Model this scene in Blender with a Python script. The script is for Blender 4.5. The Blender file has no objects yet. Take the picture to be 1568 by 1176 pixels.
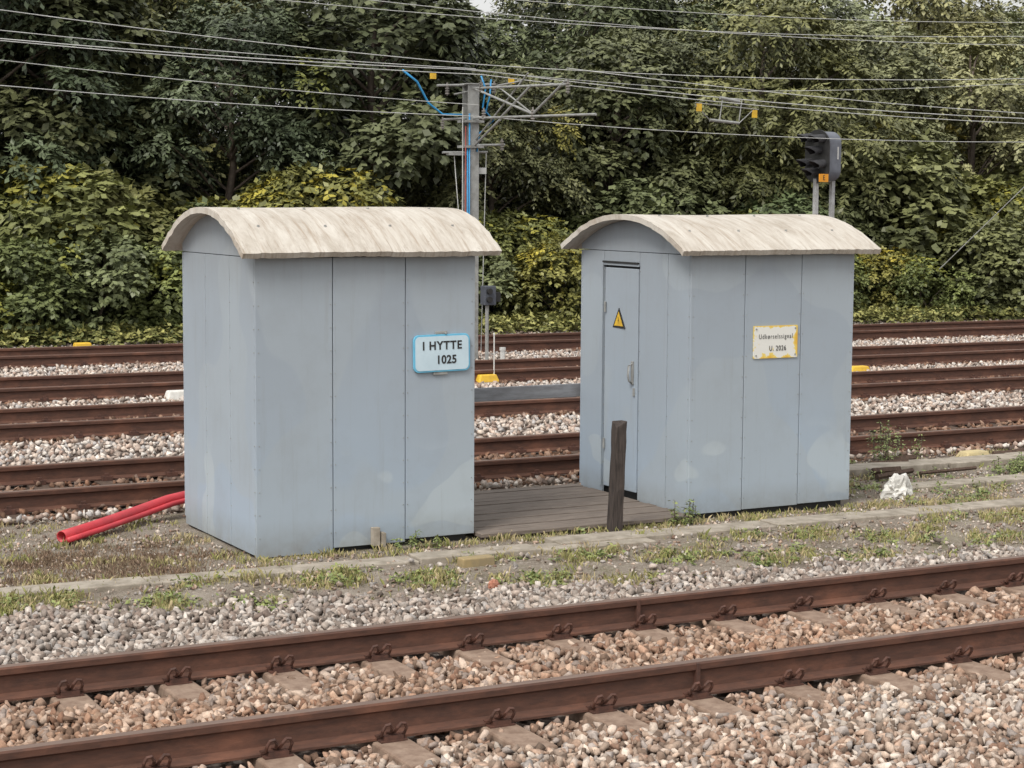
import bpy, bmesh, math, random
import numpy as np
from mathutils import Vector, Matrix, noise as mn
rng=np.random.default_rng(7); random.seed(7)
scene=bpy.context.scene
R=math.radians

# ------------------------------------------------------------------ helpers
def link(o,parent=None):
    scene.collection.objects.link(o)
    if parent: o.parent=parent
    return o
def empty(name):
    e=bpy.data.objects.new(name,None); e.empty_display_size=.2; return link(e)
def mesh_py(name,V,F,mat,parent=None,smooth=False,bevel=0):
    me=bpy.data.meshes.new(name); me.from_pydata([tuple(v) for v in V],[],[tuple(f) for f in F]); me.update()
    bm=bmesh.new(); bm.from_mesh(me); bmesh.ops.recalc_face_normals(bm,faces=bm.faces); bm.to_mesh(me); bm.free()
    if mat: me.materials.append(mat)
    if smooth: me.polygons.foreach_set('use_smooth',[True]*len(me.polygons))
    o=bpy.data.objects.new(name,me); link(o,parent)
    if bevel:
        b=o.modifiers.new('b','BEVEL'); b.width=bevel; b.segments=2; b.limit_method='ANGLE'
    return o
def mesh_big(name,V,F,mats,col=None,mi=None,smooth=False):
    V=np.asarray(V,dtype=np.float32); F=np.asarray(F,dtype=np.int32)
    me=bpy.data.meshes.new(name); n=len(V); m,k=F.shape
    me.vertices.add(n); me.vertices.foreach_set('co',V.ravel())
    me.loops.add(m*k); me.loops.foreach_set('vertex_index',F.ravel())
    me.polygons.add(m); me.polygons.foreach_set('loop_start',np.arange(m,dtype=np.int32)*k)
    for mt in mats: me.materials.append(mt)
    if mi is not None: me.polygons.foreach_set('material_index',np.asarray(mi,dtype=np.int32))
    me.update(calc_edges=True)
    if smooth: me.polygons.foreach_set('use_smooth',[True]*m)
    if col is not None:
        a=me.color_attributes.new('Col','FLOAT_COLOR','POINT')
        c=np.ones((n,4),dtype=np.float32); c[:,:3]=col; a.data.foreach_set('color',c.ravel())
    return me
class MB:
    def __init__(s): s.V=[]; s.F=[]
    def box(s,x0,x1,y0,y1,z0,z1):
        b=len(s.V)
        s.V+=[(x0,y0,z0),(x1,y0,z0),(x1,y1,z0),(x0,y1,z0),(x0,y0,z1),(x1,y0,z1),(x1,y1,z1),(x0,y1,z1)]
        s.F+=[tuple(b+i for i in f) for f in [(0,3,2,1),(4,5,6,7),(0,1,5,4),(1,2,6,5),(2,3,7,6),(3,0,4,7)]]
        return s
    def tube(s,pts,r,n=8,caps=True):
        v,f=tube(pts,r,n); b=len(s.V); s.V+=[tuple(p) for p in v]; s.F+=[tuple(b+i for i in q) for q in f]
        if caps:
            s.F.append(tuple(b+i for i in range(n))); s.F.append(tuple(b+len(v)-n+i for i in range(n)))
        return s
    def obj(s,name,mat,parent=None,**k): return mesh_py(name,s.V,s.F,mat,parent,**k)
def tube(pts,r,n=8):
    pts=[Vector(p) for p in pts]; m=len(pts)
    rs=r if isinstance(r,(list,tuple)) else [r]*m
    V=[];F=[]
    for i,p in enumerate(pts):
        d=(pts[min(i+1,m-1)]-pts[max(i-1,0)]).normalized()
        a=Vector((0,0,1)) if abs(d.z)<.9 else Vector((1,0,0))
        u=d.cross(a).normalized(); w=d.cross(u).normalized()
        for j in range(n):
            t=2*math.pi*j/n; V.append(p+(u*math.cos(t)+w*math.sin(t))*rs[i])
    for i in range(m-1):
        for j in range(n):
            F.append((i*n+j,i*n+(j+1)%n,(i+1)*n+(j+1)%n,(i+1)*n+j))
    return V,F

# ------------------------------------------------------------------ materials
def newmat(name):
    m=bpy.data.materials.new(name); m.use_nodes=True; nt=m.node_tree
    return m,nt,nt.nodes['Principled BSDF']
def N(nt,t,**k):
    n=nt.nodes.new(t)
    for a,b in k.items(): setattr(n,a,b)
    return n
def noise(nt,scale,detail=4,rough=.6,mp=None,coord='Object',dist=0):
    tc=N(nt,'ShaderNodeTexCoord'); mpn=N(nt,'ShaderNodeMapping')
    nt.links.new(tc.outputs[coord],mpn.inputs[0])
    if mp: mpn.inputs['Scale'].default_value=mp
    n=N(nt,'ShaderNodeTexNoise'); n.inputs['Scale'].default_value=scale; n.inputs['Detail'].default_value=detail; n.inputs['Roughness'].default_value=rough; n.inputs['Distortion'].default_value=dist
    nt.links.new(mpn.outputs[0],n.inputs['Vector']); return n.outputs['Fac']
def ramp(nt,fac,stops):
    r=N(nt,'ShaderNodeValToRGB'); el=r.color_ramp.elements
    while len(el)<len(stops): el.new(.5)
    for e,(p,c) in zip(el,stops):
        e.position=p; e.color=(*c,1) if len(c)==3 else c
    nt.links.new(fac,r.inputs[0]); return r.outputs[0]
def mix(nt,fac,a,b,mode='MIX'):
    m=N(nt,'ShaderNodeMix',data_type='RGBA',blend_type=mode)
    def s(sock,v):
        if isinstance(v,(tuple,list)): sock.default_value=(*v,1)
        elif isinstance(v,(int,float)): sock.default_value=v
        else: nt.links.new(v,sock)
    s(m.inputs[0],fac); s(m.inputs[6],a); s(m.inputs[7],b); return m.outputs[2]
def math_(nt,op,a,b=None,c=None):
    n=N(nt,'ShaderNodeMath',operation=op)
    for i,v in enumerate((a,b,c)):
        if v is None: continue
        if isinstance(v,(int,float)): n.inputs[i].default_value=v
        else: nt.links.new(v,n.inputs[i])
    return n.outputs[0]
def bump(nt,b,fac,st=.3,dist=.02):
    n=N(nt,'ShaderNodeBump'); n.inputs['Strength'].default_value=st; n.inputs['Distance'].default_value=dist
    nt.links.new(fac,n.inputs['Height']); nt.links.new(n.outputs[0],b.inputs['Normal'])
def simple(name,c1,c2=None,scale=8,rough=.7,metal=0,bst=.2,mp=None,lo=.35,hi=.65):
    m,nt,b=newmat(name); c2=c2 or tuple(x*.7 for x in c1)
    f=noise(nt,scale,6,.65,mp); nt.links.new(ramp(nt,f,[(lo,c1),(hi,c2)]),b.inputs['Base Color'])
    b.inputs['Roughness'].default_value=rough; b.inputs['Metallic'].default_value=metal
    if bst: bump(nt,b,f,bst,.01)
    return m

def hut_paint():
    m,nt,b=newmat('grey_blue_paint')
    tc=N(nt,'ShaderNodeTexCoord'); sp=N(nt,'ShaderNodeSeparateXYZ'); nt.links.new(tc.outputs['Object'],sp.inputs[0])
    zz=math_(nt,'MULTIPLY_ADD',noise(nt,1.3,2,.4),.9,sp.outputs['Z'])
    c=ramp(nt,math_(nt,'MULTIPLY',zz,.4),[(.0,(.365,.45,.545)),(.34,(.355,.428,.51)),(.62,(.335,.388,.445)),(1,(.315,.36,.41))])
    big=noise(nt,1.0,1,.4,(1,1,.8)); st=ramp(nt,big,[(.52,(0,0,0)),(.53,(.5,.5,.5))]); c=mix(nt,st,c,(.37,.42,.46))
    b2=noise(nt,1.9,1,.3,(1,1,1.3)); s2=ramp(nt,b2,[(.60,(0,0,0)),(.615,(.45,.45,.45))])
    low=N(nt,'ShaderNodeMapRange'); low.inputs[1].default_value=.75; low.inputs[2].default_value=.5; nt.links.new(sp.outputs['Z'],low.inputs[0])
    c=mix(nt,math_(nt,'MULTIPLY',s2,low.outputs[0]),c,(.48,.54,.565))
    g=noise(nt,3,6,.7,(6,6,.3)); c=mix(nt,ramp(nt,g,[(.56,(0,0,0)),(.82,(.42,.42,.42))]),c,(.26,.265,.26))
    cl=noise(nt,2.0,6,.7,(1.2,1.2,1)); c=mix(nt,ramp(nt,cl,[(.50,(0,0,0)),(.78,(.32,.32,.32))]),c,(.27,.29,.31))
    fn=noise(nt,30,4,.7); c=mix(nt,ramp(nt,fn,[(.69,(0,0,0)),(.77,(.6,.6,.6))]),c,(.19,.175,.155))
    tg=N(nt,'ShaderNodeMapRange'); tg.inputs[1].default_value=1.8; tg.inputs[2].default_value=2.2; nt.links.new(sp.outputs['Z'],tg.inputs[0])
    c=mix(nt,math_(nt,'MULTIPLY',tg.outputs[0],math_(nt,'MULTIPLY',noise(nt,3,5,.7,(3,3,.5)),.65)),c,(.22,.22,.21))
    ft=N(nt,'ShaderNodeMapRange'); ft.inputs[1].default_value=.22; ft.inputs[2].default_value=-.05; nt.links.new(sp.outputs['Z'],ft.inputs[0])
    c=mix(nt,math_(nt,'MULTIPLY',ft.outputs[0],noise(nt,9,5,.7)),c,(.2,.19,.16))
    nt.links.new(c,b.inputs['Base Color']); b.inputs['Roughness'].default_value=.5; b.inputs['Specular IOR Level'].default_value=.3
    bump(nt,b,noise(nt,1.6,3,.5),.35,.025); return m
def roof_mat():
    m,nt,b=newmat('weathered_roof_felt')
    s=noise(nt,2.2,8,.75,(3.2,.8,1),dist=.6); c=ramp(nt,s,[(.30,(.34,.295,.24)),(.48,(.49,.45,.395)),(.68,(.60,.57,.515))])
    s3=noise(nt,4,5,.7,(6,.35,.6),dist=.3); c=mix(nt,ramp(nt,s3,[(.52,(0,0,0)),(.68,(.65,.65,.65))]),c,(.31,.24,.175))
    s4=noise(nt,9,3,.6,(6,.3,.5)); c=mix(nt,ramp(nt,s4,[(.58,(0,0,0)),(.70,(.5,.5,.5))]),c,(.26,.205,.155))
    f=noise(nt,18,6,.8); c=mix(nt,ramp(nt,f,[(.58,(0,0,0)),(.72,(.6,.6,.6))]),c,(.24,.2,.16))
    nt.links.new(c,b.inputs['Base Color']); b.inputs['Roughness'].default_value=.85; bump(nt,b,f,.35,.008); return m
def col_mat(name,rough=.85,leaf=False,spec=.3):
    m,nt,b=newmat(name); a=N(nt,'ShaderNodeAttribute',attribute_name='Col')
    b.inputs['Roughness'].default_value=rough; b.inputs['Specular IOR Level'].default_value=spec
    if leaf:
        oi=N(nt,'ShaderNodeObjectInfo'); c=ramp(nt,oi.outputs['Random'],[(0,(.70,.80,.78)),(.5,(1,1,1)),(1,(1.3,1.15,.92))])
        c=mix(nt,1.0,a.outputs['Color'],c,'MULTIPLY'); nt.links.new(c,b.inputs['Base Color'])
    else:
        f=noise(nt,60,3,.7); c=mix(nt,1.0,a.outputs['Color'],ramp(nt,f,[(.3,(.7,.7,.7)),(.7,(1.2,1.2,1.2))]),'MULTIPLY'); nt.links.new(c,b.inputs['Base Color'])
    return m
def ground_mat():
    m,nt,b=newmat('trackside_ground')
    tc=N(nt,'ShaderNodeTexCoord'); sp=N(nt,'ShaderNodeSeparateXYZ'); nt.links.new(tc.outputs['Object'],sp.inputs[0])
    vo=N(nt,'ShaderNodeTexVoronoi'); vo.inputs['Scale'].default_value=22; nt.links.new(tc.outputs['Object'],vo.inputs['Vector'])
    vs=N(nt,'ShaderNodeSeparateColor'); nt.links.new(vo.outputs['Color'],vs.inputs[0])
    grav=ramp(nt,vs.outputs[0],[(0,(.12,.09,.07)),(.4,(.26,.20,.17)),(1,(.42,.37,.33))])
    grav=mix(nt,ramp(nt,vo.outputs['Distance'],[(.3,(0,0,0)),(.7,(.9,.9,.9))]),grav,(.05,.035,.03))
    so=noise(nt,2.5,8,.7); soil=ramp(nt,so,[(.3,(.15,.12,.09)),(.5,(.26,.22,.18)),(.7,(.38,.33,.28))])
    so2=noise(nt,40,5,.8); soil=mix(nt,ramp(nt,so2,[(.5,(0,0,0)),(.62,(.8,.8,.8))]),soil,(.43,.385,.33))
    gr=noise(nt,1.9,5,.65); soil=mix(nt,ramp(nt,gr,[(.52,(0,0,0)),(.66,(.45,.45,.45))]),soil,(.16,.165,.07))
    yb=math_(nt,'MULTIPLY_ADD',sp.outputs['X'],.09,sp.outputs['Y'])
    yy=math_(nt,'MULTIPLY_ADD',noise(nt,1.2,3,.6),.9,yb)
    mr=N(nt,'ShaderNodeMapRange'); mr.inputs[1].default_value=0; mr.inputs[2].default_value=60; nt.links.new(yy,mr.inputs[0])
    z=ramp(nt,mr.outputs[0],[(0,(0,0,0)),(11.9/60,(0,0,0)),(12.3/60,(1,1,1)),(16.3/60,(1,1,1)),(16.7/60,(0,0,0))])
    c=mix(nt,z,grav,soil)
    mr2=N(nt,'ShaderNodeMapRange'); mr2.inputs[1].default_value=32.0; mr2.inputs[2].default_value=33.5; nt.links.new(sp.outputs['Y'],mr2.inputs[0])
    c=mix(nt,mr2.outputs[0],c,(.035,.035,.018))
    nt.links.new(c,b.inputs['Base Color']); b.inputs['Roughness'].default_value=.95; b.inputs['Specular IOR Level'].default_value=.15
    bump(nt,b,so2,.8,.03); return m
PAINT=hut_paint(); ROOF=roof_mat(); GROUND=ground_mat()
STONE=col_mat('crushed_stone',.9,spec=.2); LEAF=col_mat('leaf',.45,True,.35); GRASS=col_mat('grass_blade',.7,True,.15)
BARK=simple('bark',(.13,.10,.075),(.06,.045,.035),12)
DARK=simple('dark_void',(.02,.02,.02),(.03,.03,.03),6)
def rust():
    m,nt,b=newmat('rail_rust'); f=noise(nt,9,6,.65,(1,4,4)); c=ramp(nt,f,[(.35,(.115,.052,.034)),(.65,(.07,.034,.024))])
    g=noise(nt,2.2,5,.7,(1,2,2)); c=mix(nt,ramp(nt,g,[(.5,(0,0,0)),(.72,(.8,.8,.8))]),c,(.19,.082,.05))
    nt.links.new(c,b.inputs['Base Color']); b.inputs['Roughness'].default_value=.75; bump(nt,b,f,.35,.008); return m
RUST=rust()
RUSTTOP=simple('rail_head_worn',(.20,.135,.105),(.12,.078,.06),5,.55,bst=.1,mp=(.4,8,4))
CLIP=simple('clip_rust',(.12,.052,.036),(.055,.027,.02),20)
SLEEP=simple('dusty_concrete_sleeper',(.31,.225,.17),(.19,.125,.09),14,.95,bst=.4)
WSLEEP=simple('old_timber_sleeper',(.11,.07,.05),(.055,.035,.025),10,.9,bst=.5,mp=(6,1,1))
CONC=simple('weathered_concrete',(.40,.355,.295),(.22,.19,.15),7,.95,bst=.4)
WOOD=simple('weathered_decking',(.225,.185,.155),(.115,.092,.076),6,.85,bst=.5,mp=(.8,10,10))
POSTW=simple('rotten_post_wood',(.075,.058,.05),(.028,.022,.02),7,.9,bst=.8,mp=(12,12,1))
GPLANK=simple('grey_painted_plank',(.28,.29,.31),(.18,.18,.19),5,.8,mp=(1,5,5))
RED=simple('red_plastic_pipe',(.58,.045,.06),(.40,.035,.045),5,.5,bst=.1)
GALV=simple('galvanised_steel',(.38,.39,.38),(.24,.24,.23),8,.5,.2)
WIRE=simple('wire_aluminium',(.62,.63,.62),(.45,.46,.45),3,.45,.0,bst=0)
DWIRE=simple('wire_dull',(.25,.25,.24),(.18,.18,.17),3,.6,.0,bst=0)
BLUE=simple('blue_cable',(.03,.30,.62),(.03,.24,.5),4,.4,bst=0)
YEL=simple('yellow_paint',(.78,.50,.04),(.58,.36,.04),8,.6)
PYEL=simple('faded_yellow',(.56,.46,.24),(.42,.35,.2),8,.8)
ORG=simple('orange_plate',(.85,.36,.02),(.75,.3,.02),8,.6,bst=0)
BLK=simple('black_enamel',(.018,.018,.018),(.028,.028,.028),8,.4,bst=0)
HOOD=simple('hood_black',(.03,.03,.033),(.045,.045,.05),8,.6,bst=0)
SIGG=simple('signal_grey',(.17,.185,.22),(.12,.13,.16),5,.5)
BOXG=simple('relay_grey',(.09,.10,.125),(.065,.072,.09),5,.5)
WHITE=simple('pale_blue_enamel',(.58,.72,.80),(.50,.63,.71),4,.35,bst=0)
PWHITE=simple('white_paint',(.72,.72,.70),(.6,.6,.58),4,.5,bst=0)
RAG=simple('white_stone_plastic',(.74,.73,.70),(.55,.54,.5),9,.7)
SBLUE=simple('sign_blue_frame',(.16,.50,.70),(.12,.40,.60),6,.45,bst=0)
def rusty_white():
    m,nt,b=newmat('rust_stained_enamel'); f=noise(nt,7,4,.6)
    tc=N(nt,'ShaderNodeTexCoord'); sp=N(nt,'ShaderNodeSeparateXYZ'); nt.links.new(tc.outputs['Object'],sp.inputs[0])
    ex=math_(nt,'DIVIDE',math_(nt,'ABSOLUTE',sp.outputs['X']),.225); ez=math_(nt,'DIVIDE',math_(nt,'ABSOLUTE',sp.outputs['Z']),.136)
    e=math_(nt,'MAXIMUM',ex,ez); e=math_(nt,'MULTIPLY',math_(nt,'POWER',e,5.0),.24); s=math_(nt,'ADD',f,e)
    nt.links.new(ramp(nt,s,[(.64,(.74,.74,.70)),(.67,(.80,.62,.16)),(.82,(.72,.42,.05))]),b.inputs['Base Color']); b.inputs['Roughness'].default_value=.45; return m
RWHITE=rusty_white()

# ------------------------------------------------------------------ terrain
gy=[-300,6.5,11.0,11.8,12.2,12.8,15.0,15.3,31.5,33,36,45,60,400]
gz=[-.09,-.09,-.08,-.035,-.01,-.045,-.04,-.07,-.07,.0,.5,2.4,3.6,8]
def hz(x,y): return np.interp(y,gy,gz)
def ground():
    xs=np.concatenate([np.linspace(-400,-5,10),np.arange(-4,45,.5),np.linspace(46,500,12)])
    ys=np.concatenate([np.linspace(-300,5,8),np.arange(5.2,16.5,.1),np.arange(17,62,.5),np.linspace(70,400,10)])
    X,Y=np.meshgrid(xs,ys); Z=hz(X,Y)
    near=((Y>11)&(Y<15)); Z=Z+np.where(near,.012*np.sin(X*5.1+Y*3)*np.cos(Y*7.3-X*2.2)-.006,0)
    hill=np.clip((Y-33)/6,0,1); Z=Z+hill*.35*np.sin(X*.6)*np.cos(Y*.5+X*.2)
    V=np.stack([X,Y,Z],-1).reshape(-1,3); nx=len(xs); ny=len(ys)
    i,j=np.meshgrid(np.arange(nx-1),np.arange(ny-1)); a=(j*nx+i).ravel()
    F=np.stack([a,a+1,a+1+nx,a+nx],-1)
    link(bpy.data.objects.new('ground',mesh_big('ground',V,F,[GROUND],smooth=True)))
ground()

# ------------------------------------------------------------------ stones
def stone_templates(n,k):
    out=[]
    for _ in range(n):
        bm=bmesh.new(); d=rng.normal(size=(k,3)); d/=np.linalg.norm(d,axis=1)[:,None]
        d/= (np.abs(d).max(1)**.45)[:,None]; d*=np.array([1.2,.85,.62])
        for p in d: bm.verts.new(p)
        bmesh.ops.convex_hull(bm,input=bm.verts); bmesh.ops.triangulate(bm,faces=bm.faces)
        bm.verts.index_update(); used=[v for v in bm.verts if v.link_faces]
        idx={v:i for i,v in enumerate(used)}
        out.append((np.array([v.co[:] for v in used]),np.array([[idx[v] for v in f.verts] for f in bm.faces]))); bm.free()
    return out
def randrot(n):
    q=rng.normal(size=(n,4)); q/=np.linalg.norm(q,axis=1)[:,None]; w,x,y,z=q.T
    return np.stack([1-2*(y*y+z*z),2*(x*y-z*w),2*(x*z+y*w),2*(x*y+z*w),1-2*(x*x+z*z),2*(y*z-x*w),2*(x*z-y*w),2*(y*z+x*w),1-2*(x*x+y*y)],-1).reshape(n,3,3)
def stones(name,P,S,C,tmpl):
    which=rng.integers(0,len(tmpl),len(P)); Vs=[];Fs=[];Cs=[];off=0
    for t,(tv,tf) in enumerate(tmpl):
        m=which==t; n=m.sum()
        if n==0: continue
        Rm=randrot(n); v=np.einsum('nij,kj->nki',Rm,tv)*S[m][:,None,None]; v+=P[m][:,None,:]
        Vs.append(v.reshape(-1,3)); Fs.append((tf[None]+ (np.arange(n)*len(tv))[:,None,None]+off).reshape(-1,3)); off+=n*len(tv)
        Cs.append(np.repeat(C[m],len(tv),0))
    return link(bpy.data.objects.new(name,mesh_big(name,np.concatenate(Vs),np.concatenate(Fs),[STONE],col=np.concatenate(Cs))))
pal=np.array([(.35,.28,.23),(.28,.21,.165),(.44,.38,.33),(.33,.30,.28),(.24,.16,.12),(.54,.48,.42),(.39,.285,.22),(.19,.145,.115),(.46,.37,.30)])
SL=-.01
def rail1(x): return 9.78+SL*(x-2.26)
SX0=3.168-.588*6; SP=.588
def frac(x,y):
    return .5+.25*np.sin(1.7*x+2.3*y+1)+.25*np.sin(3.1*x-2.7*y+.5*np.sin(2*x))
def yedge(x): return np.interp(x,[1,2.8,6,10,16],[11.85,11.6,11.05,10.72,10.6])
tm=stone_templates(16,11)
def front_ballast():
    P=[];s=.046
    for layer in range(2):
        gx,gy_=np.meshgrid(np.arange(.2,13.5,s),np.arange(5.4,12.2,s))
        x=gx.ravel()+rng.uniform(-.5,.5,gx.size)*s*1.3; y=gy_.ravel()+rng.uniform(-.5,.5,gx.size)*s*1.3
        k=(x>.2*y-.7)&(x<.98*y+1.2); P.append(np.stack([x[k],y[k],np.full(k.sum(),layer)],-1))
    P=np.concatenate(P); x,y,l=P.T
    r1=rail1(x); d1=y-r1; d2=y-(r1-1.5); dmin=np.minimum(abs(d1),abs(d2))
    ph=((x-SX0)/SP); ds=abs(ph-np.round(ph))*SP
    front=np.where(abs(d1)<abs(d2),d1,d2)
    onsl=(ds<.135)&(dmin<.48+.07*np.sin(x*9))&(rng.random(len(x))>.04)
    keep=(dmin>.10)&~onsl
    ee=(y-yedge(x)-.35*(frac(x*3,y*2)-.5)); keep&=rng.random(len(x))>np.clip(ee/.5+.4,0,.97)**1.3
    x,y,l,dmin,front,ee=[a[keep] for a in (x,y,l,dmin,front,ee)]
    S=rng.uniform(.017,.037,len(x))*np.where(rng.random(len(x))<.06,1.3,1)*np.where(ee>.1,.75,1)
    z=hz(x,y)+.02+l*.016+rng.uniform(-.012,.014,len(x))+.022*np.clip((dmin-.2)/.3,0,1)*((y<10.4))+.012*frac(x*2,y*2)
    z-=.03*np.clip(ee/.3+.3,0,1)
    C=pal[rng.integers(0,len(pal),len(x))]*rng.uniform(.75,1.25,(len(x),1))
    rustw=np.clip(1-abs(y-8.9)/1.4,0,1)*.5+.25*frac(x,y)*(y<9.7); rustw=np.clip(rustw,0,.7)[:,None]
    C=C*(1-rustw)+C*np.array([.98,.745,.60])*rustw
    grey=np.clip((y-9.8)/.4,0,1)[:,None]*.45; lum=C.mean(1,keepdims=True); C=C*(1-grey)+lum*np.array([1.08,.99,.92])*grey*1.08
    fr=np.clip((7.9-y)/.5,0,1)[:,None]; C=C*(1+.10*fr)
    nearr=np.clip(1-dmin/.3,0,1)[:,None]*.5; C=C*(1-nearr)+C*np.array([.72,.5,.4])*nearr
    stones('track_ballast',np.stack([x,y,z],-1),S,C,tm)
front_ballast()
tm2=stone_templates(10,8)
TR=[(15.75,-.012),(20.4,-.03),(24.2,-.035),(29.0,-.05)]
def ty(i,x): return TR[i][0]+TR[i][1]*(x-4-.25*(TR[i][0]-15))
def rear_ballast():
    s=.082; gx,gy_=np.meshgrid(np.arange(2,34,s),np.arange(15.1,32.3,s))
    x=gx.ravel()+rng.uniform(-.6,.6,gx.size)*s; y=gy_.ravel()+rng.uniform(-.6,.6,gx.size)*s
    k=(x>.21*y-.5)&(x<.98*y+1); x=x[k];y=y[k]
    dm=np.full(len(x),9.); ins=np.zeros(len(x),bool)
    for i in range(4):
        a=ty(i,x); dm=np.minimum(dm,np.minimum(abs(y-a),abs(y-a-1.5))); ins|=(y>a-.45)&(y<a+1.95)
    ph=x/.62; ds=abs(ph-np.round(ph))*.62
    keep=(dm>.09)&~(ins&(ds<.12)&(rng.random(len(x))<.85)); x=x[keep];y=y[keep];ins=ins[keep]; dm=dm[keep]
    S=rng.uniform(.028,.047,len(x)); z=hz(x,y)+.022+rng.uniform(-.015,.02,len(x))+np.where(ins,0,.02)
    C=pal[rng.integers(0,len(pal),len(x))]*rng.uniform(.85,1.25,(len(x),1))
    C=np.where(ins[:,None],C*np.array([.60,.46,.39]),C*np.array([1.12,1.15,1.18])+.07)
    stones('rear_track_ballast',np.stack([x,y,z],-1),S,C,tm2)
rear_ballast()
def scatter_gravel():
    n=22000; x=rng.uniform(1.5,17,n); y=rng.uniform(10.8,15.4,n); k=(frac(x*1.5,y*3)+rng.random(n)*.9>.8)&(y>yedge(x)-.2); x=x[k];y=y[k]
    k=~(((x>4.8)&(x<8.7)&(y>12.8)&(y<14.9))|((x>8.5)&(x<10.4)&(y>12.9)&(y<14.8))); x=x[k];y=y[k]
    C=pal[rng.integers(0,len(pal),len(x))]*rng.uniform(.9,1.3,(len(x),1))
    stones('scattered_gravel',np.stack([x,y,hz(x,y)+.002],-1),rng.uniform(.006,.022,len(x)),C,tm2)
scatter_gravel()

# ------------------------------------------------------------------ tracks
def rail_mesh(name,x0,x1,y,zt,mat,matt,parent):
    prof=[(-.075,-.172),(.075,-.172),(.075,-.160),(.012,-.142),(.010,-.055),(.034,-.040),(.036,-.010),(.028,0),(-.028,0),(-.036,-.010),(-.034,-.040),(-.010,-.055),(-.012,-.142),(-.075,-.160)]
    n=len(prof); V=[];F=[]; K=40
    for i in range(K+1):
        x=x0+(x1-x0)*i/K
        V+=[(x,y+p,zt+q) for p,q in prof]
    for i in range(K):
        for j in range(n): F.append((i*n+j,(i*n+(j+1)%n),((i+1)*n+(j+1)%n),((i+1)*n+j)))
    F.append(tuple(range(n))); F.append(tuple(K*n+j for j in range(n)))
    o=mesh_py(name,V,F,mat,parent); o.data.materials.append(matt)
    for p in o.data.polygons:
        if p.normal.z>.9 and p.center.z>zt-.005: p.material_index=1
    return o
def replicate(tv,tf,pos,flips=None):
    tv=np.array(tv);V=[];F=[]
    for i,p in enumerate(pos):
        v=tv.copy()
        if flips is not None and flips[i]: v=v*np.array([1,-1,1])
        F+= [tuple(np.array(f)+len(tv)*i) for f in tf]; V+=list(v+np.array(p))
    return V,F
def clip_template(detail=True):
    m=MB()
    if detail:
        for s in (-1,1):
            m.tube([(s*.010,.05,.02),(s*.010,.10,.035),(s*.014,.125,.06),(s*.030,.132,.082),(s*.050,.130,.078),(s*.062,.122,.052),(s*.060,.10,.022),(s*.046,.06,.018)],.0085,6)
        m.box(-.05,.05,.085,.115,-.01,.018); m.box(-.075,.075,.05,.075,-.005,.016)
    else:
        m.box(-.05,.05,.05,.12,-.01,.03); m.box(-.02,.02,.07,.10,.03,.055)
    return m.V,m.F
def track(name,ynear,slope,xpiv,x0,x1,zt,sp,sx0,smat,detail,slw=.115,joint=()):
    e=empty(name); e.location=(xpiv,ynear,0); e.rotation_euler=(0,0,math.atan(slope))
    for k,yy in enumerate((0,1.5)): rail_mesh('rail_%d'%(k+1),x0-xpiv,x1-xpiv,yy,zt,RUST,RUSTTOP,e)
    sx=np.arange(sx0,x1,sp); sx=sx[sx>x0]-xpiv
    zb=zt-.176; m=MB(); tr=MB()
    for x in sx:
        b=len(m.V); m.box(x-slw,x+slw,-.52,2.02,zb-.2,zb)
        if detail:
            for i in (4,5,6,7):
                vx,vy,vz=m.V[b+i]; m.V[b+i]=(x+(vx-x)*.82,vy,vz)
            for yy in (0,1.5): tr.box(x-.07,x+.07,yy-.12,yy+.12,zb+.001,zb+.009)
    m.obj('sleepers',smat,e,bevel=.012 if detail else 0)
    if detail: tr.obj('rail_pads',CLIP,e)
    tv,tf=clip_template(detail); pos=[];fl=[]
    for x in sx:
        for yy in (0,1.5):
            pos+=[(x,yy,zb+.012)]*2; fl+=[True,False]
    V,F=replicate(tv,tf,pos,fl); mesh_py('rail_clips',V,F,CLIP,e)
    for (jx,jy) in joint:
        f=MB(); f.box(jx-xpiv-.012,jx-xpiv+.012,jy-.041,jy+.041,zt-.165,zt-.004)
        f.obj('rail_weld',CLIP,e,bevel=.004)
    return e
track('railway_track',8.28,SL,2.26,-14,34,.155,SP,SX0-SP*20,SLEEP,True,joint=((6.1,1.5),(5.55,0)))
for i,(y,s) in enumerate(TR):
    track('railway_track',y,s,4+.25*(y-15),-14,60,.15-.02,.62,-.62*22,WSLEEP,False)

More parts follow.
